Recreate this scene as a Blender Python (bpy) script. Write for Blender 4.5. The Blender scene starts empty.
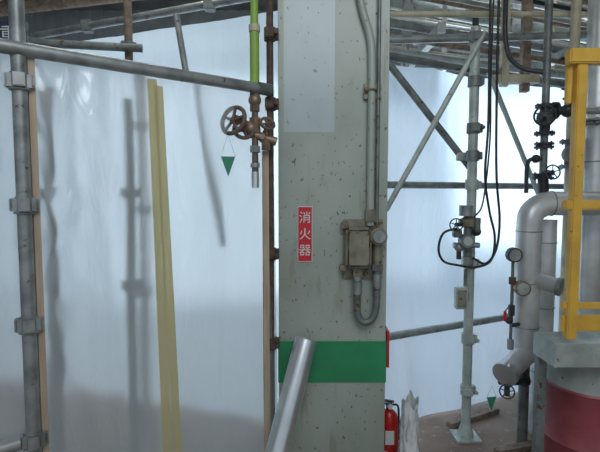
import bpy, bmesh, math, random
from mathutils import Vector, Matrix, noise
random.seed(4)
scene = bpy.context.scene
scene.view_settings.view_transform = 'Standard'
V = Vector

# ------------------------------------------------------------ materials
def mat(name, c1, c2=None, rough=0.5, metal=0.0, scale=8.0, lo=0.4, hi=0.65, detail=6, bump=0.0, specks=None, speck_scale=40, speck_t=0.62, stretch=(1,1,1)):
    m = bpy.data.materials.new(name); m.use_nodes = True
    nt = m.node_tree; N = nt.nodes; L = nt.links
    bs = N['Principled BSDF']
    bs.inputs['Roughness'].default_value = rough
    bs.inputs['Metallic'].default_value = metal
    if c2 is None: c2 = tuple(x*0.75 for x in c1)
    tc = N.new('ShaderNodeTexCoord'); mp = N.new('ShaderNodeMapping')
    mp.inputs['Scale'].default_value = stretch
    L.new(tc.outputs['Object'], mp.inputs['Vector'])
    nz = N.new('ShaderNodeTexNoise'); nz.inputs['Scale'].default_value = scale; nz.inputs['Detail'].default_value = detail
    L.new(mp.outputs[0], nz.inputs['Vector'])
    cr = N.new('ShaderNodeValToRGB')
    cr.color_ramp.elements[0].position = lo; cr.color_ramp.elements[1].position = hi
    cr.color_ramp.elements[0].color = (*c1, 1); cr.color_ramp.elements[1].color = (*c2, 1)
    L.new(nz.outputs['Fac'], cr.inputs['Fac'])
    out = cr.outputs['Color']
    def layer(out, col, sc, t, soft, st):
        mp2 = N.new('ShaderNodeMapping'); mp2.inputs['Scale'].default_value = st; L.new(tc.outputs['Object'], mp2.inputs[0])
        n2 = N.new('ShaderNodeTexNoise'); n2.inputs['Scale'].default_value = sc; n2.inputs['Detail'].default_value = 3
        L.new(mp2.outputs[0], n2.inputs['Vector'])
        r2 = N.new('ShaderNodeValToRGB'); r2.color_ramp.elements[0].position = t; r2.color_ramp.elements[1].position = t+soft
        r2.color_ramp.elements[0].color = (0,0,0,1); r2.color_ramp.elements[1].color = (1,1,1,1)
        L.new(n2.outputs['Fac'], r2.inputs['Fac'])
        mx = N.new('ShaderNodeMix'); mx.data_type = 'RGBA'
        L.new(r2.outputs['Color'], mx.inputs['Factor'])
        L.new(out, mx.inputs['A']); mx.inputs['B'].default_value = (*col, 1)
        return mx.outputs['Result']
    if name == 'column_paint':
        out = layer(out, (0.25,0.22,0.16), 9, .60, .22, (2.2,2.2,.35))
    if specks: out = layer(out, specks, speck_scale, speck_t, .05, stretch)
    L.new(out, bs.inputs['Base Color'])
    if bump:
        bp = N.new('ShaderNodeBump'); bp.inputs['Strength'].default_value = bump; bp.inputs['Distance'].default_value = 0.01
        L.new(nz.outputs['Fac'], bp.inputs['Height']); L.new(bp.outputs[0], bs.inputs['Normal'])
    return m

M = {}
M['column'] = mat('column_paint', (0.40,0.445,0.39), (0.30,0.335,0.28), 0.36, 0, 3, specks=(0.16,0.12,0.07), speck_scale=60, speck_t=0.65, stretch=(1,1,0.6))
M['column_highlight'] = mat('column_painted_highlight', (0.47,0.54,0.53), (0.40,0.46,0.45), 0.28, 0, 3, specks=(0.2,0.18,0.14), speck_scale=60, speck_t=0.67, stretch=(1,1,0.6))  # pale bluish colour paints in the highlight on the upper column face
M['green'] = mat('green_paint', (0.03,0.30,0.12), (0.03,0.24,0.10), 0.45, 0, 6, specks=(0.15,0.2,0.12), speck_scale=30, speck_t=0.70)
M['galv'] = mat('galvanized_steel', (0.36,0.38,0.37), (0.22,0.235,0.23), 0.42, 0.45, 14, specks=(0.16,0.11,0.07), speck_scale=30, speck_t=0.66)
M['galv_dark'] = mat('weathered_scaffold_steel', (0.22,0.24,0.23), (0.13,0.14,0.13), 0.5, 0.3, 12, specks=(0.12,0.07,0.04), speck_scale=30, speck_t=0.62)
M['galv_light'] = mat('pale_painted_steel', (0.46,0.51,0.47), (0.32,0.35,0.32), 0.45, 0.1, 9, specks=(0.16,0.11,0.06), speck_scale=40, speck_t=0.66)
M['alu'] = mat('bright_aluminium', (0.76,0.78,0.78), (0.60,0.62,0.62), 0.28, 0.8, 5)
M['clad'] = mat('insulation_cladding', (0.72,0.73,0.72), (0.52,0.53,0.52), 0.38, 0.4, 6, specks=(0.25,0.2,0.15), speck_scale=18, speck_t=0.70)
M['rust'] = mat('rusty_iron', (0.14,0.09,0.065), (0.07,0.05,0.04), 0.75, 0.2, 30, bump=0.4)
M['rustl'] = mat('rusty_brown_paint', (0.30,0.22,0.16), (0.16,0.12,0.09), 0.7, 0.1, 25, bump=0.3)
M['black'] = mat('black_paint', (0.025,0.028,0.032), (0.045,0.043,0.04), 0.45, 0, 20)
M['rubber'] = mat('black_rubber', (0.012,0.013,0.014), (0.02,0.02,0.02), 0.5, 0, 20)
M['yellow'] = mat('yellow_safety_paint', (0.80,0.47,0.06), (0.64,0.36,0.05), 0.45, 0, 6, specks=(0.16,0.09,0.03), speck_scale=30, speck_t=0.68)
M['wood'] = mat('batten_wood', (0.52,0.41,0.30), (0.40,0.30,0.21), 0.7, 0, 6, stretch=(6,6,0.6))
M['red'] = mat('red_sign', (0.62,0.02,0.03), (0.55,0.02,0.03), 0.35)
M['exred'] = mat('extinguisher_red', (0.5,0.02,0.015), (0.42,0.02,0.015), 0.25)
M['dred'] = mat('faded_red_paint', (0.36,0.08,0.09), (0.26,0.055,0.065), 0.45)
M['white'] = mat('white_enamel', (0.75,0.75,0.72), (0.68,0.68,0.65), 0.4)
M['bag'] = mat('white_bag_film', (0.78,0.81,0.79), (0.62,0.65,0.64), 0.3, 0, 9)
M['navy'] = mat('navy_sign', (0.02,0.03,0.07), (0.03,0.04,0.08), 0.4)
M['boxp'] = mat('aged_box_paint', (0.27,0.26,0.19), (0.17,0.15,0.10), 0.5, 0.15, 14, specks=(0.14,0.07,0.03), speck_scale=30, speck_t=0.6)
M['brass'] = mat('old_brass', (0.30,0.21,0.14), (0.20,0.14,0.10), 0.45, 0.45, 14)
M['valvered'] = mat('dull_brown_casting', (0.19,0.125,0.095), (0.11,0.08,0.065), 0.6, 0.2, 22, bump=0.2)
M['ltgreen'] = mat('lime_green_band', (0.28,0.44,0.07), (0.22,0.37,0.06), 0.5)
M['tag'] = mat('green_tag_plastic', (0.03,0.24,0.14), (0.025,0.20,0.11), 0.5)
M['floor'] = mat('dusty_red_concrete', (0.33,0.24,0.19), (0.20,0.145,0.115), 0.85, 0, 3, bump=0.4, specks=(0.38,0.32,0.27), speck_scale=20, speck_t=0.62)
M['wall'] = mat('corrugated_wall_paint', (0.32,0.35,0.35), (0.23,0.25,0.25), 0.7, 0, 3)
M['ceil'] = mat('steel_deck', (0.20,0.21,0.21), (0.13,0.14,0.14), 0.7, 0, 4)
M['cream'] = mat('cream_pipe_paint', (0.52,0.48,0.34), (0.36,0.31,0.21), 0.5, 0, 8)

def plastic(name, tint, see=0.3, gloss=0.1, rough=0.35, bump=0.3, dif=0.4, seetint=(0.96,0.98,1.0)):
    m = bpy.data.materials.new(name); m.use_nodes = True
    nt = m.node_tree; N = nt.nodes; L = nt.links
    N.clear()
    out = N.new('ShaderNodeOutputMaterial')
    tc = N.new('ShaderNodeTexCoord')
    def nz(scale, st, dist, det):
        mp = N.new('ShaderNodeMapping'); mp.inputs['Scale'].default_value = st
        n = N.new('ShaderNodeTexNoise'); n.inputs['Scale'].default_value = scale; n.inputs['Detail'].default_value = det; n.inputs['Distortion'].default_value = dist
        L.new(tc.outputs['Object'], mp.inputs[0]); L.new(mp.outputs[0], n.inputs['Vector']); return n
    n = nz(1.8,(1.6,1.6,0.7),.8,2.5); n2 = nz(5.0,(2.0,2.0,0.8),2.2,2.0)
    ad = N.new('ShaderNodeMath'); ad.operation='MULTIPLY_ADD'; ad.inputs[1].default_value=0.22
    L.new(n2.outputs['Fac'], ad.inputs[0]); L.new(n.outputs['Fac'], ad.inputs[2])
    bp = N.new('ShaderNodeBump'); bp.inputs['Strength'].default_value = bump; bp.inputs['Distance'].default_value = 0.06
    L.new(ad.outputs[0], bp.inputs['Height'])
    tr = N.new('ShaderNodeBsdfTranslucent'); tr.inputs[0].default_value = (*tint,1)
    di = N.new('ShaderNodeBsdfDiffuse'); di.inputs[0].default_value = (*[x*0.8 for x in tint],1)
    tp = N.new('ShaderNodeBsdfRefraction'); tp.inputs[0].default_value = (*seetint,1); tp.inputs['Roughness'].default_value = rough; tp.inputs['IOR'].default_value = 1.15
    gl = N.new('ShaderNodeBsdfGlossy'); gl.inputs['Roughness'].default_value = 0.2
    for q in (di, gl, tr): L.new(bp.outputs[0], q.inputs['Normal'])
    m1 = N.new('ShaderNodeMixShader'); m1.inputs[0].default_value = dif
    L.new(tr.outputs[0], m1.inputs[1]); L.new(di.outputs[0], m1.inputs[2])
    m2 = N.new('ShaderNodeMixShader'); m2.inputs[0].default_value = see
    L.new(m1.outputs[0], m2.inputs[1]); L.new(tp.outputs[0], m2.inputs[2])
    m3 = N.new('ShaderNodeMixShader'); m3.inputs[0].default_value = gloss
    L.new(m2.outputs[0], m3.inputs[1]); L.new(gl.outputs[0], m3.inputs[2])
    L.new(m3.outputs[0], out.inputs['Surface'])
    return m
M['sheetL'] = plastic('milky_plastic_film', (0.76,0.80,0.80), 0.48, 0.10, 0.40, 0.5)
M['sheetB'] = plastic('rear_plastic_film', (0.80,0.88,0.93), 0.15, 0.05, 0.5)
M['sheetR'] = plastic('white_plastic_film', (0.74,0.86,0.98), 0.24, 0.06, 0.5, 0.4)
M['tape'] = plastic('translucent_yellow_tape', (0.90,0.82,0.56), 0.40, 0.06, 0.5, 0.1, 0.45, (1,.93,.70))

def emis(name, col, s):
    m = bpy.data.materials.new(name); m.use_nodes = True
    bs = m.node_tree.nodes['Principled BSDF']
    bs.inputs['Base Color'].default_value = (0.8,0.8,0.8,1)
    bs.inputs['Emission Color'].default_value = (*col,1); bs.inputs['Emission Strength'].default_value = s
    return m
M['added_backlight_panel'] = emis('added_backlight_panel_glow', (0.68,0.86,1.0), 0.85)  # glow of the added panels that backlight the sheets
M['lamp'] = emis('fluorescent_tube', (.95,0.98,1.0), 28)

# ------------------------------------------------------------ builder
class B:
    def __init__(s, name):
        s.name = name; s.bm = bmesh.new(); s.mats = []
    def mi(s, m):
        m = M[m] if isinstance(m, str) else m
        if m not in s.mats: s.mats.append(m)
        return s.mats.index(m)
    def setm(s, faces, m):
        i = s.mi(m)
        for f in faces: f.material_index = i; f.smooth = True
    def frame(s, a, b):
        z = (b-a).normalized(); q = z.to_track_quat('Z','Y').to_matrix().to_4x4()
        return q
    def cyl(s, a, b, r, m, r2=None, seg=20, cap=True):
        a=V(a); b=V(b); r2 = r if r2 is None else r2
        mt = Matrix.Translation((a+b)/2) @ s.frame(a,b)
        g = bmesh.ops.create_cone(s.bm, cap_ends=cap, segments=seg, radius1=r, radius2=r2, depth=(b-a).length, matrix=mt)
        s.setm({f for v in g['verts'] for f in v.link_faces}, m); return s
    def box(s, c, size, m, rot=None, bev=0.0):
        mt = Matrix.Translation(V(c)) @ (rot.to_4x4() if rot else Matrix()) @ Matrix.Diagonal((*size,1))
        g = bmesh.ops.create_cube(s.bm, size=1, matrix=mt)
        fs = {f for v in g['verts'] for f in v.link_faces}
        s.setm(fs, m)
        if bev:
            es = {e for v in g['verts'] for e in v.link_edges}
            r = bmesh.ops.bevel(s.bm, geom=list(es), offset=bev, segments=2, affect='EDGES')
            s.setm(r['faces'], m)
        return s
    def bar(s, a, b, w, t, m, up=(0,0,1)):
        a=V(a); b=V(b); z=(b-a).normalized(); u=V(up)
        x=u.cross(z)
        if x.length<1e-4: x=V((1,0,0))
        x.normalize(); y=z.cross(x)
        rot=Matrix((x,y,z)).transposed()
        return s.box((a+b)/2,(w,t,(b-a).length),m,rot)
    def sphere(s, c, r, m, sc=(1,1,1)):
        g = bmesh.ops.create_uvsphere(s.bm, u_segments=20, v_segments=12, radius=r, matrix=Matrix.Translation(V(c)) @ Matrix.Diagonal((*sc,1)))
        s.setm({f for v in g['verts'] for f in v.link_faces}, m); return s
    def tube(s, pts, r, m, smooth=True, seg=12, sub=8, cap=True):
        pts=[V(p) for p in pts]
        if smooth and len(pts)>2:
            P=[pts[0]*2-pts[1]]+pts+[pts[-1]*2-pts[-2]]; out=[]
            for i in range(1,len(P)-2):
                p0,p1,p2,p3=P[i-1:i+3]
                for k in range(sub):
                    t=k/sub
                    out.append(0.5*((2*p1)+(p2-p0)*t+(2*p0-5*p1+4*p2-p3)*t*t+(3*p1-p0-3*p2+p3)*t**3))
            out.append(pts[-1]); pts=out
        n=len(pts); T=[(pts[min(i+1,n-1)]-pts[max(i-1,0)]).normalized() for i in range(n)]
        x=T[0].orthogonal().normalized(); rings=[]
        for i in range(n):
            x=(x-T[i]*x.dot(T[i])).normalized(); y=T[i].cross(x)
            rings.append([s.bm.verts.new(pts[i]+(x*math.cos(a)+y*math.sin(a))*r) for a in [2*math.pi*k/seg for k in range(seg)]])
        fs=[]
        for i in range(n-1):
            for k in range(seg):
                fs.append(s.bm.faces.new((rings[i][k],rings[i][(k+1)%seg],rings[i+1][(k+1)%seg],rings[i+1][k])))
        if cap: fs.append(s.bm.faces.new(rings[0][::-1])); fs.append(s.bm.faces.new(rings[-1]))
        s.setm(fs,m); return s
    def torus(s, c, axis, R, r, m, seg=28, ms=8):
        c=V(c); q=s.frame(V((0,0,0)),V(axis)).to_3x3(); rings=[]
        for i in range(seg):
            a=2*math.pi*i/seg; d=V((math.cos(a),math.sin(a),0))
            rings.append([s.bm.verts.new(c+q@(d*(R+r*math.cos(t))+V((0,0,r*math.sin(t))))) for t in [2*math.pi*k/ms for k in range(ms)]])
        fs=[s.bm.faces.new((rings[i][k],rings[(i+1)%seg][k],rings[(i+1)%seg][(k+1)%ms],rings[i][(k+1)%ms])) for i in range(seg) for k in range(ms)]
        s.setm(fs,m); return s
    def lathe(s, prof, base, axis, m, seg=24):
        base=V(base); q=s.frame(V((0,0,0)),V(axis)).to_3x3(); rings=[]
        for r,z in prof:
            rings.append([s.bm.verts.new(base+q@V((r*math.cos(a),r*math.sin(a),z))) for a in [2*math.pi*k/seg for k in range(seg)]])
        fs=[]
        for i in range(len(rings)-1):
            for k in range(seg):
                fs.append(s.bm.faces.new((rings[i][k],rings[i][(k+1)%seg],rings[i+1][(k+1)%seg],rings[i+1][k])))
        fs.append(s.bm.faces.new(rings[0][::-1])); fs.append(s.bm.faces.new(rings[-1]))
        s.setm(fs,m); return s
    def wheel(s, c, axis, R, m, spokes=5, r=None):
        c=V(c); r=r or R*0.11; s.torus(c,axis,R,r,m)
        q=s.frame(V((0,0,0)),V(axis)).to_3x3(); az=V(axis).normalized()
        s.cyl(c-az*R*0.15,c+az*R*0.15,R*0.22,m,seg=12)
        for i in range(spokes):
            a=2*math.pi*i/spokes+0.3
            s.cyl(c,c+q@V((math.cos(a),math.sin(a),0))*R,r*0.75,m,seg=8)
        return s
    def flange(s, c, axis, R, m, t=0.012, bolts=6, gap=0.004):
        c=V(c); az=V(axis).normalized(); q=s.frame(V((0,0,0)),az).to_3x3()
        s.cyl(c-az*(t+gap),c-az*gap,R,m); s.cyl(c+az*gap,c+az*(t+gap),R,m); s.cyl(c-az*gap,c+az*gap,R*.8,m)
        for i in range(bolts):
            a=2*math.pi*i/bolts; o=q@V((math.cos(a),math.sin(a),0))*R*0.8
            s.cyl(c+o-az*(t*2),c+o+az*(t*2),R*0.09,m,seg=6)
        return s
    def valve(s, c, axis, L, r, wax, wl, R, m, wm=None):
        """gate valve: body along axis, bonnet + stem + handwheel along wax"""
        c=V(c); az=V(axis).normalized(); w=V(wax).normalized(); wm=wm or m
        s.cyl(c-az*L/2,c+az*L/2,r,m); s.sphere(c,r*1.5,m)
        s.flange(c-az*L/2,az,r*1.9,m,t=r*.25,gap=.001); s.flange(c+az*L/2,az,r*1.9,m,t=r*.25,gap=.001)
        s.cyl(c,c+w*wl*0.55,r*0.9,m); s.cyl(c+w*wl*0.5,c+w*wl*0.6,r*1.5,m)
        s.cyl(c,c+w*wl*1.15,r*0.3,m,seg=8)
        s.wheel(c+w*wl,w,R,wm); return s
    def coupler(s, p, m='galv', r=0.027, ang=0.0):
        """swivel / clamp coupler on a vertical post"""
        p=V(p); R=Matrix.Rotation(ang,3,'Z')
        s.cyl(p-V((0,0,.03)),p+V((0,0,.03)),r+.008,m)
        s.box(p+R@V((0,-r-.012,0)),(.045,.022,.045),m,R,bev=.004)
        s.box(p+R@V((r+.012,0,0)),(.02,.035,.052),m,R,bev=.003)
        s.cyl(p+R@V((r+.012,-.045,0)),p+R@V((r+.012,.02,0)),.007,m,seg=6)
        s.cyl(p+R@V((r+.012,-.052,0)),p+R@V((r+.012,-.04,0)),.012,m,seg=6)
        return s
    def kflange(s, p, m='galv', r=0.025):
        """wedge-scaffold pocket ring"""
        p=V(p)
        s.cyl(p-V((0,0,.028)),p+V((0,0,.028)),r+.004,m)
        for i in range(4):
            a=i*math.pi/2+0.5; R=Matrix.Rotation(a,3,'Z')
            s.box(p+R@V((r+.014,0,0)),(.012,.036,.045),m,R,bev=.003)
            s.box(p+R@V((r+.006,.016,0)),(.02,.004,.045),m,R)
            s.box(p+R@V((r+.006,-.016,0)),(.02,.004,.045),m,R)
        s.torus(p+V((0,0,-.028)),(0,0,1),r+.006,.004,m)
        return s
    def done(s, ang=35):
        bm=s.bm; bmesh.ops.recalc_face_normals(bm, faces=bm.faces[:])
        xs=[v.co for v in bm.verts]
        c=V(((min(v.x for v in xs)+max(v.x for v in xs))/2,(min(v.y for v in xs)+max(v.y for v in xs))/2,min(v.z for v in xs)))
        bmesh.ops.translate(bm, verts=bm.verts[:], vec=-c)
        me=bpy.data.meshes.new(s.name); bm.to_mesh(me); bm.free()
        for m in s.mats: me.materials.append(m)
        me.set_sharp_from_angle(angle=math.radians(ang))
        o=bpy.data.objects.new(s.name, me); o.location=c
        scene.collection.objects.link(o); return o

# ------------------------------------------------------------ room shell
b=B('floor'); b.box((0.5,2.75,-.05),(11,10.5,.1),'floor'); b.done()
b=B('ceiling'); b.box((0.5,2.75,4.55),(11,10.5,.1),'ceil')
for y in (3.5,5,6.5): b.box((0.5,y,4.38),(11,.15,.25),'ceil')
b.done()
def corr_wall(name,a,bb):
    w=B(name); a=V(a); bb=V(bb); d=bb-a; n=int(d.length/.2)
    dirv=d.normalized(); ang=math.atan2(dirv.y,dirv.x); R=Matrix.Rotation(ang,3,'Z')
    w.box((a+bb)/2+V((0,0,2.25)),(d.length,.06,4.5),'wall',R)
    for i in range(n):
        w.box(a+dirv*(i*.2+.1)+V((0,0,2.25)),(.09,.1,4.5),'wall',R)
    return w.done()
corr_wall('wall_back',(-5,8,0),(6,8,0))
corr_wall('wall_left',(-5,-2.4,0),(-5,8,0))
corr_wall('wall_right',(6,-2.4,0),(6,8,0))
for i,(x,w) in enumerate(((-3.2,3.2),(0.3,3.2),(3.9,3.4))):
    b=B('added_backlight_panel_%d'%(i+1)); z=1.5
    b.box((x,7.9,z),(w,.03,2.7),'added_backlight_panel')  # glowing panel added on the back wall to even out the backlight
    for q in (-.5,-.25,0,.25,.5): b.box((x+w*q,7.87,z),(.05,.06,2.75),'galv_light')
    for q in (-1.35,0,1.35): b.box((x,7.87,z+q),(w+.05,.06,.05),'galv_light')
    b.done()

# ------------------------------------------------------------ central column
X0,X1,Y0=-.108,.437,2.35
b=B('steel_column')
cx=(X0+X1)/2; w=X1-X0
b.box((cx,Y0+.015,2.25),(w,.03,4.5),'column',bev=.004)
b.box((cx,Y0+.335,2.25),(w,.03,4.5),'column',bev=.004)
b.box((cx,Y0+.175,2.25),(.03,.30,4.5),'column')
b.box((cx,Y0+.17,.02),(w+.12,.46,.04),'column')
b.box((cx,Y0-.001,.64),(w+.006,.006,.215),'green')
b.box((.045,Y0-.0002,2.80),(.25,.0012,2.0),'column_highlight')
for s in (-1,1):
    b.box((cx+s*(w/2+.001),Y0+.014,.64),(.005,.034,.215),'green')
for z in (3.0,1.0):
    b.box((cx,Y0+.175,z),(w-.04,.3,.015),'column')
b.done()

# conduit on column with clamps
b=B('electrical_conduit')
yc=Y0-.024
b.tube([(.27,yc,4.4),(.27,yc,2.75),(.275,yc,2.52),(.30,yc,2.38),(.338,yc,2.25),(.348,yc,2.12),(.348,yc,1.8),(.348,yc,1.34)],.019,'column')
b.tube([(.382,yc,4.4),(.382,yc,2.2),(.380,yc,1.34)],.009,'galv_dark')
for z in (2.02,1.97):
    b.box((.355,Y0-.012,z),(.085,.02,.025),'boxp'); 
b.torus((.348,yc,2.0),(0,0,1),.021,.006,'rustl')
b.sphere((.32,yc-.01,2.0),.012,'rustl'); b.cyl((.348,yc,1.42),(.348,yc,1.36),.028,'boxp',seg=6)
b.done()
# flameproof switch box + loop
b=B('junction_box')
yb=Y0-.045
b.box((.315,Y0-.008,1.22),(.20,.014,.30),'boxp',bev=.003)
b.box((.285,yb-.01,1.235),(.125,.085,.20),'boxp',bev=.015)
b.box((.285,yb-.058,1.235),(.105,.012,.175),'boxp',bev=.006)
for dx in (-.048,.048):
    for dz in (-.08,.08): b.cyl((.285+dx,yb-.07,1.235+dz),(.285+dx,yb-.055,1.235+dz),.007,'rust',seg=6)
b.cyl((.382,Y0-.01,1.29),(.382,Y0-.085,1.29),.042,'boxp'); b.cyl((.382,Y0-.08,1.29),(.382,Y0-.1,1.29),.03,'galv')
b.cyl((.382,Y0-.045,1.25),(.382,Y0-.045,1.14),.024,'boxp'); b.cyl((.382,Y0-.045,1.15),(.382,Y0-.045,1.12),.03,'galv_dark',seg=6)
b.box((.215,Y0-.03,1.13),(.035,.04,.03),'rustl',bev=.003); b.box((.22,Y0-.03,1.34),(.035,.03,.03),'rustl',bev=.003)
b.cyl((.285,yb,1.14),(.285,yb,1.09),.026,'boxp',seg=6); b.cyl((.285,yb,1.10),(.285,yb,1.07),.02,'galv')
b.done()
b=B('flexible_conduit')
pts=[(.285,yb,1.07),(.285,yb,.96),(.288,yb,.90),(.31,yb,.862),(.345,yb,.862),(.372,yb,.90),(.382,yb,.97),(.382,yb,1.12)]
b.tube(pts,.017,'galv_dark')
b.cyl((.285,yb,1.06),(.285,yb,1.0),.023,'galv'); b.cyl((.382,yb,1.1),(.382,yb,1.03),.023,'galv')
for i in range(5):
    z=.92+i*.018; b.torus((.284,yb,z),(0,0,1),.017,.003,'galv_dark',seg=14,ms=6); b.torus((.380,yb,z+.02),(0,0,1),.017,.003,'galv_dark',seg=14,ms=6)
b.done()

# signs
def text_mesh(name, body, size, loc, m, parent, rotz=0):
    c=bpy.data.curves.new(name,'FONT'); c.body=body; c.size=size; c.align_x='CENTER'; c.align_y='CENTER'; c.extrude=.0006
    o=bpy.data.objects.new(name,c); scene.collection.objects.link(o)
    bpy.context.view_layer.update()
    me=bpy.data.meshes.new_from_object(o.evaluated_get(bpy.context.evaluated_depsgraph_get()))
    bpy.data.objects.remove(o)
    me.materials.clear(); me.materials.append(M[m])
    o=bpy.data.objects.new(name,me); scene.collection.objects.link(o)
    o.parent=parent; o.matrix_parent_inverse=Matrix.Translation(-parent.location)
    o.rotation_euler=(math.pi/2,0,rotz); o.location=loc; return o
b=B('fire_extinguisher_sign'); b.box((.025,Y0-.004,1.295),(.074,.004,.28),'white'); b.box((.025,Y0-.006,1.295),(.068,.003,.272),'red'); s=b.done()
for i,ch in enumerate('消火器'): text_mesh('letter_%d'%(i+1),ch,.062,(.025,Y0-.009,1.375-i*.082),'white',s)
b=B('warning_plate'); b.box((.452,Y0+.06,.70),(.012,.10,.19),'red'); b.box((.459,Y0+.05,.64),(.003,.06,.05),'white'); b.done()
b=B('notice_board'); b.box((-1.16,1.85,2.10),(.22,.01,.11),'navy',bev=.003); s=b.done(); text_mesh('lettering','点重',.075,(-1.15,1.843,2.10),'white',s)

# leaning aluminium tube
b=B('aluminium_pipe')
a=V((-.19,1.95,.02)); e=V((.03,2.27,.78)); d=(e-a).normalized(); q=b.frame(a,e).to_3x3()
L=(e-a).length
b.lathe([(.050,0),(.055,0),(.055,L),(.050,L),(.050,L-.15),(.050,.05)],a,d,'alu',seg=32)
b.torus(e,d,.0525,.004,'alu'); b.done()

# ------------------------------------------------------------ film sheets
def sheet(name,p0,p1,z0,z1,m,amp=.02,seed=0,nx=110,nz=70,sag=0.0,crease=None):
    bm=bmesh.new(); p0=V((*p0,0)); p1=V((*p1,0)); d=(p1-p0); n=V((d.y,-d.x,0)).normalized(); L=d.length; g=[]
    for j in range(nz+1):
        row=[]
        for i in range(nx+1):
            s=i/nx; t=j/nz; x=s*L; z=z0+(z1-z0)*t
            o=amp*(noise.noise(V((x*2.6,z*.6,seed)))*1.2+noise.noise(V((x*5,z*1.2+x*2,seed+5)))*.4+noise.noise(V((x*11,z*1.0+x*3,seed+6)))*.13)
            if crease:
                wgt=math.exp(-((x-crease)/.13)**2)*min(1,max(0,(z-.6)/.8))
                o+=amp*wgt*(noise.noise(V((x*16,z*3+x*6,seed+2)))*.6+abs(noise.noise(V((x*9+z*5,z*5-x*4,seed+3))))*1.1)
            o+=amp*.6*t**5*noise.noise(V((x*14,z*2,seed+8)))
            o*=(1.0-.6*t**10)
            zz=z-(sag*abs(math.sin(x*5.2))*t**8)
            p=p0+d*s+n*o+V((0,0,zz)); row.append(bm.verts.new(p))
        g.append(row)
    for j in range(nz):
        for i in range(nx):
            f=bm.faces.new((g[j][i],g[j][i+1],g[j+1][i+1],g[j+1][i])); f.smooth=True
    me=bpy.data.meshes.new(name); bm.to_mesh(me); bm.free(); me.materials.append(M[m])
    o=bpy.data.objects.new(name,me); scene.collection.objects.link(o); return o
sheet('plastic_sheet',(-1.8,.99),(-.12,2.32),.02,2.0,'sheetL',.026,1,nx=200,nz=110,crease=1.16)
sheet('plastic_sheet',(-3.6,4.4),(-.05,3.0),.02,2.64,'sheetB',.03,7)
sheet('plastic_sheet',(.30,2.77),(3.6,4.42),.01,2.29,'sheetR',.022,13,nx=180,nz=90,sag=.02)

# battens and tapes on left sheet
b=B('wood_batten'); b.box((-.928,1.655,1.02),(.022,.015,1.96),'wood',Matrix.Rotation(.67,3,'Z')); b.done()
b=B('wood_batten'); b.box((-.165,2.262,.87),(.028,.02,1.66),'wood',Matrix.Rotation(.3,3,'Z')); b.done()
b=B('adhesive_tape')
b.bar((-.585,1.895,1.95),(-.553,1.92,.02),.040,.0006,'tape',up=(-.62,.78,0))
b.bar((-.570,1.925,1.93),(-.515,1.955,.02),.038,.0006,'tape',up=(-.62,.78,0))
b.done()

# ------------------------------------------------------------ left scaffold
b=B('scaffold_post')
px,py=-.955,1.63
b.cyl((px,py,.0),(px,py,4.2),.0243,'galv'); b.box((px,py,.005),(.14,.14,.01),'galv')
for z in (.2,.62,1.04,1.46,1.88,2.3,2.72): b.kflange((px,py,z))
b.done()
b=B('scaffold_ledger')
b.cyl((-1.75,.985,1.985),(-.20,2.21,1.985),.0243,'galv')
b.cyl((-.20,2.21,1.985),(-.14,2.257,1.985),.028,'galv_dark')
b.done()
b=B('scaffold_ledger'); b.cyl((-1.7,.95,.62),(-.99,1.60,.62),.0243,'galv'); b.done()
b=B('scaffold_ledger'); b.cyl((-3.4,4.22,2.68),(-.25,2.90,2.68),.026,'galv')
for t in (.25,.6,.9): b.box((-3.4+3.15*t,4.22-1.32*t,2.68),(.07,.07,.08),'galv_dark',bev=.005)
b.done()
b=B('scaffold_post'); b.cyl((-1.05,2.95,0),(-1.05,2.95,4.2),.0243,'rustl'); 
for z in (.9,1.4,1.9,2.4,2.9): b.kflange((-1.05,2.95,z),'galv_dark')
b.done()
b=B('scaffold_post'); b.cyl((-1.60,2.75,0),(-1.60,2.75,4.2),.03,'galv_dark')
for z in (.95,1.45,1.95,2.45): b.kflange((-1.60,2.75,z),'galv_dark')
b.done()
b=B('scaffold_post'); b.cyl((-1.15,2.15,0),(-1.15,2.15,1.95),.0243,'galv_dark'); b.kflange((-1.15,2.15,1.5)); b.done()
b=B('scaffold_post'); b.cyl((-.88,2.35,0),(-.88,2.35,1.95),.0243,'galv_dark'); b.kflange((-.88,2.35,1.5)); b.kflange((-.88,2.35,1.05)); b.done()
b=B('scaffold_brace'); b.cyl((-.78,3.05,2.62),(-.50,2.75,1.2),.02,'galv'); b.done()
b=B('scaffold_ledger'); b.cyl((-2.6,2.6,2.37),(-.95,2.9,2.37),.0243,'galv_dark'); b.coupler((-1.6,2.75,2.37),'galv'); b.done()
b=B('scaffold_plank'); b.box((-2.2,2.6,2.62),(1.0,.25,.03),'wood',Matrix.Rotation(.15,3,'Z')); b.done()
b=B('overhead_pipe')
b.cyl((-3.5,3.9,3.1),(-.1,3.6,3.0),.035,'cream'); b.cyl((-3.5,4.5,3.35),(-.1,4.0,3.2),.05,'galv_dark'); b.cyl((-3.5,4.9,3.3),(-.1,4.6,3.55),.06,'rustl')
b.cyl((-3.5,5.2,2.9),(-.1,5.2,3.1),.07,'clad'); b.done()

# dark riser pipe left of column
b=B('riser_pipe')
b.cyl((-.145,2.315,0),(-.145,2.315,4.3),.017,'rust')
for z in (2.26,1.93,1.2,.75): b.coupler((-.145,2.315,z),'rust',r=.02)
b.done()
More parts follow.
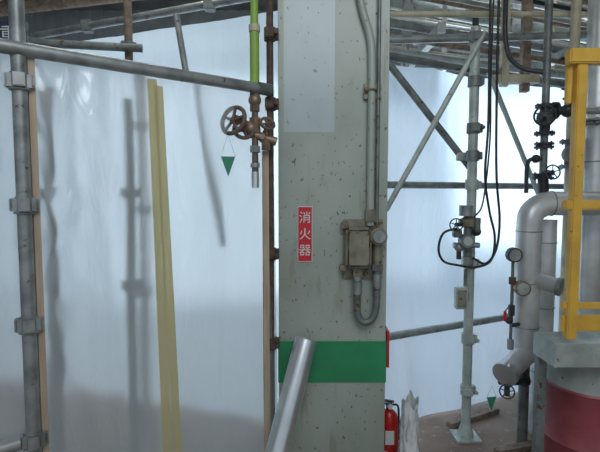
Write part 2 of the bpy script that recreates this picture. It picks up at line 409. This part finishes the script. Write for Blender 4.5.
# drain valve assembly hanging left of column
b=B('drain_valve')
yv=2.22
xp=-.21
b.cyl((xp,yv,4.2),(xp,yv,2.2),.017,'galv_light'); b.cyl((xp,yv,2.27),(xp,yv,2.24),.026,'cream'); b.cyl((xp,yv,2.24),(xp,yv,2.0),.022,'ltgreen'); b.cyl((xp,yv,3.2),(xp,yv,2.27),.018,'ltgreen')
b.cyl((xp,yv,2.2),(xp,yv,1.53),.015,'valvered')
b.sphere((xp,yv,1.93),.03,'brass'); b.cyl((xp,yv,1.98),(xp,yv,1.88),.025,'valvered',seg=6)
b.cyl((xp-.03,yv,1.78),(xp+.10,yv,1.74),.02,'brass'); b.sphere((xp-.02,yv,1.80),.035,'brass')
b.cyl((xp+.05,yv,1.76),(xp+.05,yv,1.70),.022,'brass',seg=6); b.cyl((xp+.03,yv,1.765),(xp+.045,yv,1.76),.028,'brass',seg=6)
b.cyl((xp,yv,1.85),(xp,yv,1.78),.028,'brass',seg=6)
b.cyl((xp-.02,yv,1.81),(xp-.085,yv-.05,1.84),.017,'brass')
b.wheel((xp-.095,yv-.055,1.83),(-.45,-.85,.3),.064,'valvered',5,r=.010)
b.wheel((xp-.05,yv-.03,1.79),(.2,-.8,.5),.045,'valvered',4,r=.009)
b.wheel((xp+.06,yv-.03,1.82),(.3,-.7,.5),.032,'valvered',4,r=.007); b.cyl((xp+.04,yv,1.76),(xp+.06,yv-.03,1.82),.009,'brass')
b.cyl((xp,yv,1.72),(xp,yv,1.69),.026,'galv',seg=6)
b.cyl((xp,yv,1.69),(xp,yv,1.58),.013,'galv'); b.cyl((xp,yv,1.60),(xp,yv,1.525),.018,'alu'); b.cyl((xp,yv,1.64),(xp,yv,1.62),.022,'galv')
b.done()
def tag(name,p,w,h,rz=0.0,string=.08):
    b=B(name); p=V(p); R=Matrix.Rotation(rz,3,'Z'); vs=[]
    for y in (-.0015,.0015):
        for c in ((-w/2,0),(w/2,0),(0,-h)): vs.append(b.bm.verts.new(p+R@V((c[0],y,c[1]))))
    fs=[b.bm.faces.new(vs[:3]),b.bm.faces.new(vs[3:][::-1])]
    for i in range(3):
        j=(i+1)%3; fs.append(b.bm.faces.new((vs[i],vs[j],vs[3+j],vs[3+i])))
    b.setm(fs,'tag')
    b.tube([p+R@V((-w/2,0,0)),p+V((0,0,string)),p+R@V((w/2,0,0))],.001,'black',smooth=False,seg=5)
    return b.done()
tag('valve_tag',(-.325,2.14,1.665),.065,.09,.2,.10)

# ------------------------------------------------------------ right scaffold
def on(x,off=-.06): # wall line of the right sheet
    return 2.62+.5*x+off
b=B('scaffold_ledger'); b.cyl((.46,on(.46),.62),(1.9,on(1.9),.62),.0243,'galv'); b.done()
b=B('scaffold_ledger'); b.cyl((.46,on(.46),1.55),(3.4,on(3.4),1.55),.0215,'galv'); b.done()
b=B('scaffold_ledger'); b.cyl((.46,on(.46),2.30),(3.4,on(3.4),2.30),.0243,'galv_dark'); b.done()
b=B('scaffold_brace'); b.cyl((.50,2.74,1.40),(1.06,2.76,2.42),.0165,'galv_light'); b.done()
b=B('scaffold_brace'); b.cyl((.50,2.79,2.27),(1.04,2.90,1.66),.0215,'galv_dark'); b.box((.98,2.87,1.72),(.06,.04,.05),'galv_light',bev=.004); b.done()
b=B('scaffold_brace'); b.cyl((1.22,3.1,2.28),(1.72,3.36,1.45),.0165,'galv_light'); b.done()
b=B('scaffold_post')
px,py=1.02,2.8
b.cyl((px,py,.0),(px,py,2.46),.028,'galv_light'); b.box((px,py,.006),(.15,.15,.012),'galv_light')
b.cyl((px,py,.012),(px,py,.09),.05,'galv_light',r2=.03)
for z in (2.4,2.15,1.88,1.72,1.55,1.08,.62,.3): b.coupler((px,py,z),'galv_light' if z<1.6 else 'galv_dark',r=.03,ang=random.choice((0,1.57)))
b.done()
# gauge / regulator manifold on the post
b=B('pressure_regulator')
x=.975;y=2.72
b.cyl((x,y,1.40),(x,y,1.12),.026,'galv_dark'); b.lathe([(.02,0),(.05,.01),(.055,.03),(.055,.045),(.03,.06)],(x,y,1.30),(0,0,1),'boxp')
b.cyl((x-.09,y-.02,1.20),(x+.06,y-.02,1.20),.016,'galv'); b.cyl((x-.03,y-.03,1.23),(x-.03,y-.09,1.23),.038,'galv_dark'); b.cyl((x-.03,y-.088,1.23),(x-.03,y-.094,1.23),.026,'galv_light')
b.wheel((x-.085,y-.05,1.32),(-.3,-.9,.1),.035,'black'); b.cyl((x-.085,y-.04,1.32),(x,y,1.32),.012,'black')
b.sphere((x-.06,y-.03,1.19),.028,'galv'); b.cyl((x-.06,y-.03,1.19),(x-.06,y-.03,1.12),.014,'black'); b.cyl((x,y,1.13),(x,y,1.08),.035,'galv',seg=6)
b.cyl((x-.02,y-.02,1.43),(x-.02,y-.02,1.37),.04,'galv'); b.box((x-.07,y-.02,1.27),(.05,.04,.05),'galv_dark',bev=.006)
b.sphere((x+.035,y-.04,1.28),.026,'black'); b.cyl((x+.035,y-.05,1.36),(x+.035,y-.05,1.28),.018,'galv_dark'); b.done()
b=B('rubber_hose')
hy=2.68
b.tube([(1.05,hy,4.2),(1.05,hy,3),(1.055,hy,2.4),(1.06,hy,1.9),(1.05,hy,1.6),(1.08,hy,1.40),(1.115,hy,1.25),(1.09,hy-.02,1.12),(1.0,hy-.03,1.08),(.9,hy-.02,1.09),(.825,hy,1.11),(.795,hy,1.18),(.82,hy,1.27),(.90,hy,1.30)],.007,'rubber')
b.tube([(1.10,hy,4.2),(1.10,hy,3),(1.10,hy,2.5),(1.108,hy+.01,2.0),(1.115,hy,1.6),(1.14,hy,1.35),(1.125,hy,1.18),(1.06,hy-.02,1.10),(.99,hy,1.13)],.007,'rubber')
b.tube([(1.075,hy+.02,4.2),(1.08,hy+.02,3),(1.075,hy+.02,2.2),(1.08,hy+.02,1.8),(1.05,hy+.02,1.45),(1.0,hy+.02,1.36)],.005,'rubber')
b.done()
b=B('switch_box'); b.box((.955,2.755,.88),(.07,.05,.13),'galv_light',bev=.006); b.box((.955,2.728,.88),(.05,.006,.10),'boxp',bev=.002); b.cyl((.98,2.76,.95),(.98,2.76,1.05),.01,'galv_dark'); b.box((.992,2.78,.88),(.03,.03,.05),'galv'); b.done()

# ------------------------------------------------------------ process piping on the right
b=B('insulated_pipe')
b.tube([(1.33,2.72,.52),(1.33,2.72,.8),(1.33,2.72,1.1),(1.33,2.72,1.30),(1.345,2.725,1.385),(1.42,2.735,1.435),(1.52,2.74,1.44),(1.75,2.74,1.44),(2.1,2.74,1.44)],.070,'clad',seg=28)
for z in (1.28,.98,.72): b.torus((1.33,2.72,z),(0,0,1),.071,.0035,'galv',seg=28,ms=6)
b.torus((1.46,2.738,1.44),(1,0,0),.071,.0035,'galv',seg=28,ms=6)
b.tube([(1.34,2.72,.60),(1.32,2.70,.56),(1.26,2.66,.53),(1.15,2.57,.49)],.062,'clad',seg=28)
b.cyl((1.165,2.58,.497),(1.14,2.56,.487),.070,'alu',seg=28); b.sphere((1.33,2.72,.56),.069,'clad')
b.cyl((1.33,2.72,.50),(1.33,2.72,.0),.03,'galv_dark')
b.cyl((1.36,2.69,1.0),(1.44,2.6,.98),.045,'clad'); b.cyl((1.44,2.6,.98),(1.455,2.585,.977),.052,'galv')
b.done()
b=B('insulated_pipe')
b.cyl((1.50,2.86,0),(1.50,2.86,1.34),.062,'clad',seg=28)
for z in (1.2,.8,.4): b.torus((1.50,2.86,z),(0,0,1),.063,.0035,'galv',seg=28,ms=6)
b.done()
b=B('drain_valve')
b.cyl((1.33,2.66,.42),(1.14,2.62,.42),.014,'black'); b.sphere((1.19,2.63,.42),.03,'black'); b.cyl((1.19,2.63,.42),(1.17,2.58,.42),.018,'black'); b.wheel((1.15,2.54,.40),(-.4,-.9,.1),.038,'black')
b.cyl((1.19,2.63,.42),(1.19,2.63,.34),.016,'black'); b.cyl((1.24,2.64,.42),(1.27,2.645,.42),.027,'black',seg=6); b.flange((1.30,2.655,.42),(1,.2,0),.035,'black')
b.done()
tag('valve_tag',(1.065,2.54,.37),.06,.08,.2,.06)
b=B('pressure_gauge')
gx=1.215;gy=2.66
b.cyl((gx,gy,.60),(gx,gy,1.12),.009,'galv_dark'); b.cyl((gx,gy+.01,1.15),(gx,gy-.025,1.15),.042,'black'); b.cyl((gx,gy-.024,1.15),(gx,gy-.027,1.15),.034,'galv')
b.cyl((gx,gy,.80),(gx,gy,.86),.018,'black',seg=6); b.cyl((gx,gy,.74),(1.30,2.70,.74),.012,'black'); b.cyl((gx,gy,.98),(gx,gy,1.02),.02,'rust',seg=6)
b.sphere((gx-.012,gy,.77),.022,'black'); b.cyl((gx,gy,.60),(gx,gy,.66),.018,'galv',seg=6)
b.done()
b=B('pressure_gauge'); b.cyl((1.255,2.64,.965),(1.25,2.60,.965),.043,'brass'); b.cyl((1.25,2.60,.965),(1.2497,2.597,.965),.034,'galv_light'); b.cyl((1.253,2.64,.965),(1.29,2.69,.965),.014,'brass'); b.done()
b=B('pull_tag'); b.box((1.17,2.64,.80),(.016,.012,.06),'red',bev=.003); b.cyl((1.17,2.64,.83),(1.205,2.655,.86),.003,'black'); b.done()

b=B('gate_valve')
vx=1.46;vy=2.8
b.cyl((vx-.02,vy,1.49),(vx-.02,vy,2.7),.022,'galv_dark'); b.cyl((vx-.04,2.745,1.48),(vx-.02,vy,1.60),.03,'black')
b.flange((vx-.02,vy,1.60),(0,0,1),.06,'black'); b.flange((vx-.02,vy,1.78),(0,0,1),.055,'black')
b.valve((vx-.02,vy,1.93),(0,0,1),.16,.03,(-.45,-.85,.1),.10,.055,'black')
b.valve((vx+.10,vy-.02,1.98),(1,0,0),.14,.026,(0,-.3,.95),.12,.05,'black','rust')
b.cyl((vx-.02,vy,1.98),(vx+.03,vy-.02,1.98),.022,'black'); b.cyl((vx+.17,vy-.02,1.98),(vx+.6,vy-.02,1.98),.022,'galv')
b.tube([(vx-.02,vy,1.70),(vx-.10,vy-.03,1.70),(vx-.13,vy-.03,1.66),(vx-.13,vy-.03,1.50)],.012,'black'); b.sphere((vx-.08,vy-.03,1.70),.025,'black')
b.wheel((vx-.02,vy-.11,1.62),(0,-1,.15),.04,'black'); b.cyl((vx-.02,vy,1.62),(vx-.02,vy-.11,1.62),.012,'black')
b.tube([(vx-.02,vy,2.2),(vx-.16,vy+.05,2.25),(vx-.24,vy+.06,2.4),(vx-.24,vy+.06,2.9)],.014,'black')
b.done()
b=B('process_pipe')
b.cyl((1.90,3.05,0),(1.90,3.05,4.2),.075,'clad',seg=28); b.torus((1.90,3.05,1.7),(0,0,1),.077,.004,'galv'); b.flange((1.90,3.05,1.95),(0,0,1),.11,'galv_dark')
b.done()
b=B('process_pipe'); b.cyl((1.74,3.05,0),(1.74,3.05,4.2),.03,'cream'); b.valve((1.74,3.05,1.75),(0,0,1),.16,.035,(-.3,-.9,0),.12,.05,'galv_dark'); b.done()
b=B('pipe_support')
b.box((1.34,3.15,2.75),(.045,.045,1.1),'cream'); b.box((1.50,3.2,2.75),(.05,.05,1.15),'rustl'); b.box((1.42,3.17,2.25),(.30,.07,.05),'cream'); b.box((1.42,3.17,2.9),(.6,.07,.06),'rustl')
b.done()

# yellow guard rail on platform
b=B('yellow_guardrail')
gy=2.13
for x in (1.245,1.95,2.6): b.box((x,gy,1.47),(.045,.045,1.28),'yellow',bev=.004)
b.box((1.90,gy-.01,2.10),(1.44,.052,.065),'yellow',bev=.006)
b.box((1.90,gy,1.447),(1.42,.038,.042),'yellow',bev=.005)
b.box((1.90,gy,.985),(1.40,.02,.03),'yellow',bev=.003); b.box((1.90,gy+.01,.90),(1.38,.012,.075),'yellow',bev=.002)
b.box((1.205,gy+.02,2.00),(.02,.03,.2),'yellow',bev=.003)
b.done()
b=B('equipment_platform')
b.box((1.90,2.21,.795),(1.46,.20,.03),'galv_light',bev=.004); b.box((1.90,2.115,.75),(1.46,.012,.10),'galv_light',bev=.002); b.box((1.175,2.21,.75),(.012,.20,.10),'galv_light')
b.box((2.58,2.2,.39),(.08,.08,.78),'galv_dark')
b.box((1.19,2.27,.39),(.04,.04,.78),'galv_dark')
b.done()
b=B('steel_drum')
c=(1.52,2.40,0)
b.lathe([(.21,0),(.215,.01),(.215,.10)],c,(0,0,1),'galv_dark',seg=40); b.lathe([(.215,.10),(.215,.22),(.222,.23),(.215,.24),(.215,.50),(.222,.51),(.215,.52)],c,(0,0,1),'dred',seg=40)
b.lathe([(.215,.52),(.215,.68),(.222,.69),(.222,.70),(.19,.70),(.19,.685)],c,(0,0,1),'galv_light',seg=40); b.done()

# fire extinguisher
b=B('fire_extinguisher')
ex,ey=.512,2.62
b.lathe([(.045,0),(.052,.01),(.054,.03),(.054,.20),(.046,.235),(.03,.255),(.018,.265),(.018,.28)],(ex,ey,0),(0,0,1),'exred')
b.cyl((ex,ey,.28),(ex,ey,.30),.018,'brass'); b.box((ex-.02,ey-.01,.318),(.09,.016,.009),'black',Matrix.Rotation(.15,3,'Y')); b.box((ex-.02,ey-.01,.300),(.07,.014,.008),'black')
b.cyl((ex,ey-.02,.29),(ex,ey-.035,.29),.014,'white'); b.tube([(ex+.02,ey,.29),(ex+.05,ey,.28),(ex+.056,ey,.2),(ex+.055,ey,.08)],.006,'rubber'); b.box((ex-.005,ey-.054,.12),(.05,.004,.08),'white')
b.done()
# white plastic bag, crumpled, upright
b=B('plastic_bag')
bx,by=.600,2.50; ns=64; rings=[]
for j in range(29):
    t=j/28; z=.37*t
    r=.066*(1-.18*t)*(min(1,t*8+.7))
    ring=[]
    for i in range(ns):
        a=2*math.pi*i/ns; dx=math.cos(a); dy=math.sin(a)
        f=abs(noise.noise(V((dx*2.2,dy*2.2,z*7))))*.028+abs(noise.noise(V((dx*5+z*9,dy*5,z*16))))*.012-.012
        rr=r+f; zz=z+(t**4)*noise.noise(V((dx*1.2,dy*1.2,4)))*.06
        ring.append(b.bm.verts.new((bx+dx*rr*.8,by+dy*rr,max(0,zz))))
    rings.append(ring)
fs=[b.bm.faces.new((rings[j][i],rings[j][(i+1)%ns],rings[j+1][(i+1)%ns],rings[j+1][i])) for j in range(28) for i in range(ns)]
fs.append(b.bm.faces.new(rings[0][::-1]))
b.setm(fs,'bag'); b.done(80)

# clutter on the floor
b=B('scrap_timber')
for i,(x,y,a,l) in enumerate(((1.15,3.0,.5,.45),(1.27,2.62,.3,.3))): b.box((x,y+.02,.02+i*.001),(l,.05,.03),'rustl',Matrix.Rotation(a,3,'Z'))
b.done()

# ------------------------------------------------------------ overhead services behind the right sheet
b=B('overhead_pipe_rack')
specs=[(3.9,2.62,.03,'galv'),(4.2,2.75,.045,'clad'),(4.5,2.9,.035,'cream'),(4.3,3.0,.02,'rustl'),(4.7,3.10,.06,'galv_light'),(4.9,3.3,.04,'cream'),(4.6,3.32,.02,'galv'),(5.2,3.05,.05,'galv_dark'),(5.3,3.5,.07,'clad'),(5.6,3.3,.03,'galv'),(4.1,3.25,.018,'black'),(3.7,2.85,.018,'black'),(4.0,2.9,.02,'galv_light'),
 (3.8,2.50,.02,'rustl'),(3.95,2.45,.03,'galv_light'),(4.4,2.62,.025,'cream'),(4.35,3.15,.03,'clad'),(4.8,2.78,.04,'galv'),(5.0,3.6,.05,'rustl'),(4.15,3.08,.014,'black')]
for y,z,r,m in specs:
    b.cyl((.5,y-.75,z),(5.6,y+1.35,z),r,m)
for x in (.9,2.0,3.2,4.4):
    b.box((x,4.3+.4*x-.6,3.3),(.08,.08,1.6),'galv'); b.box((x,4.3+.4*x-.6,2.55),(.05,2.0,.06),'galv')
for i in range(9):
    x=.8+i*.38; y=3.55+.41*x+(i%3)*.2-.3
    b.cyl((x,y,2.4+.1*(i%2)),(x,y,4.2),.012+.008*(i%3),random.choice(('galv','cream','black','clad')))
b.done()
b=B('overhead_cross_beam')
R=Matrix.Rotation(.39,3,'Z')
b.box((2.2,3.5,3.0),(3.0,.06,.12),'boxp',R); b.box((2.2,3.5,3.06),(3.0,.12,.012),'boxp',R); b.box((2.2,3.5,2.94),(3.0,.12,.012),'boxp',R); b.done()
b=B('overhead_pipe'); b.cyl((.9,2.5,2.75),(2.6,2.25,2.28),.035,'galv_dark'); b.cyl((.5,2.9,2.42),(2.9,3.3,2.60),.025,'galv'); b.cyl((.45,3.3,2.72),(3.2,3.0,2.6),.02,'cream')
b.done()
for i,(x,y,z) in enumerate(((1.5,4.9,3.9),(3.4,5.8,3.8),(-1.7,5.2,3.8),(-1.0,3.3,4.1),(2.6,3.0,4.1))):
    b=B('fluorescent_lamp'); b.box((x,y,z+.05),(1.2,.12,.05),'white',bev=.01); b.cyl((x-.58,y,z),(x+.58,y,z),.016,'lamp'); b.box((x-.6,y,z+.01),(.02,.05,.05),'white'); b.box((x+.6,y,z+.01),(.02,.05,.05),'white')
    b.cyl((x,y,z+.07),(x,y,4.5),.008,'galv'); b.done()

# ------------------------------------------------------------ lights
def area(name,loc,target,size,energy,col,sy=None):
    l=bpy.data.lights.new(name,'AREA'); l.energy=energy; l.color=col; l.size=size
    if sy: l.shape='RECTANGLE'; l.size_y=sy
    o=bpy.data.objects.new(name,l); scene.collection.objects.link(o); o.location=loc
    o.rotation_euler=(V(target)-V(loc)).to_track_quat('-Z','Y').to_euler(); return o
area('daylight_right',(2.9,6.4,2.0),(1.4,3.3,.9),2.6,100,(.62,.82,1.0))
area('daylight_left',(-1.0,6.0,1.5),(-.6,2.2,.8),2.6,78,(.76,.89,1.0))
area('glow_fill_left',(-1.1,2.75,3.6),(-.75,2.2,.8),.6,7,(.95,.96,.95))  # unseen lamp added to give the left sheet its glow
area('glow_fill_right',(2.1,4.2,3.9),(1.3,3.5,.6),.7,12,(.72,.87,1.0))  # extra lamp out of view, brightens the right sheet from behind
area('front_fill',(.4,-.6,3.6),(.2,2.6,1.2),1.8,46,(.90,.96,1.0))  # fill light added behind the camera for soft frontal ambience
w=bpy.data.worlds.new('sky'); scene.world=w; w.use_nodes=True
w.node_tree.nodes['Background'].inputs[0].default_value=(.74,.87,1,1); w.node_tree.nodes['Background'].inputs[1].default_value=.52

cam=bpy.data.cameras.new('camera'); co=bpy.data.objects.new('camera',cam); scene.collection.objects.link(co)
co.location=(0,0,1.5); co.rotation_euler=(math.radians(86),0,0); cam.sensor_width=36; cam.lens=36*470/600; cam.clip_start=.05
scene.camera=co
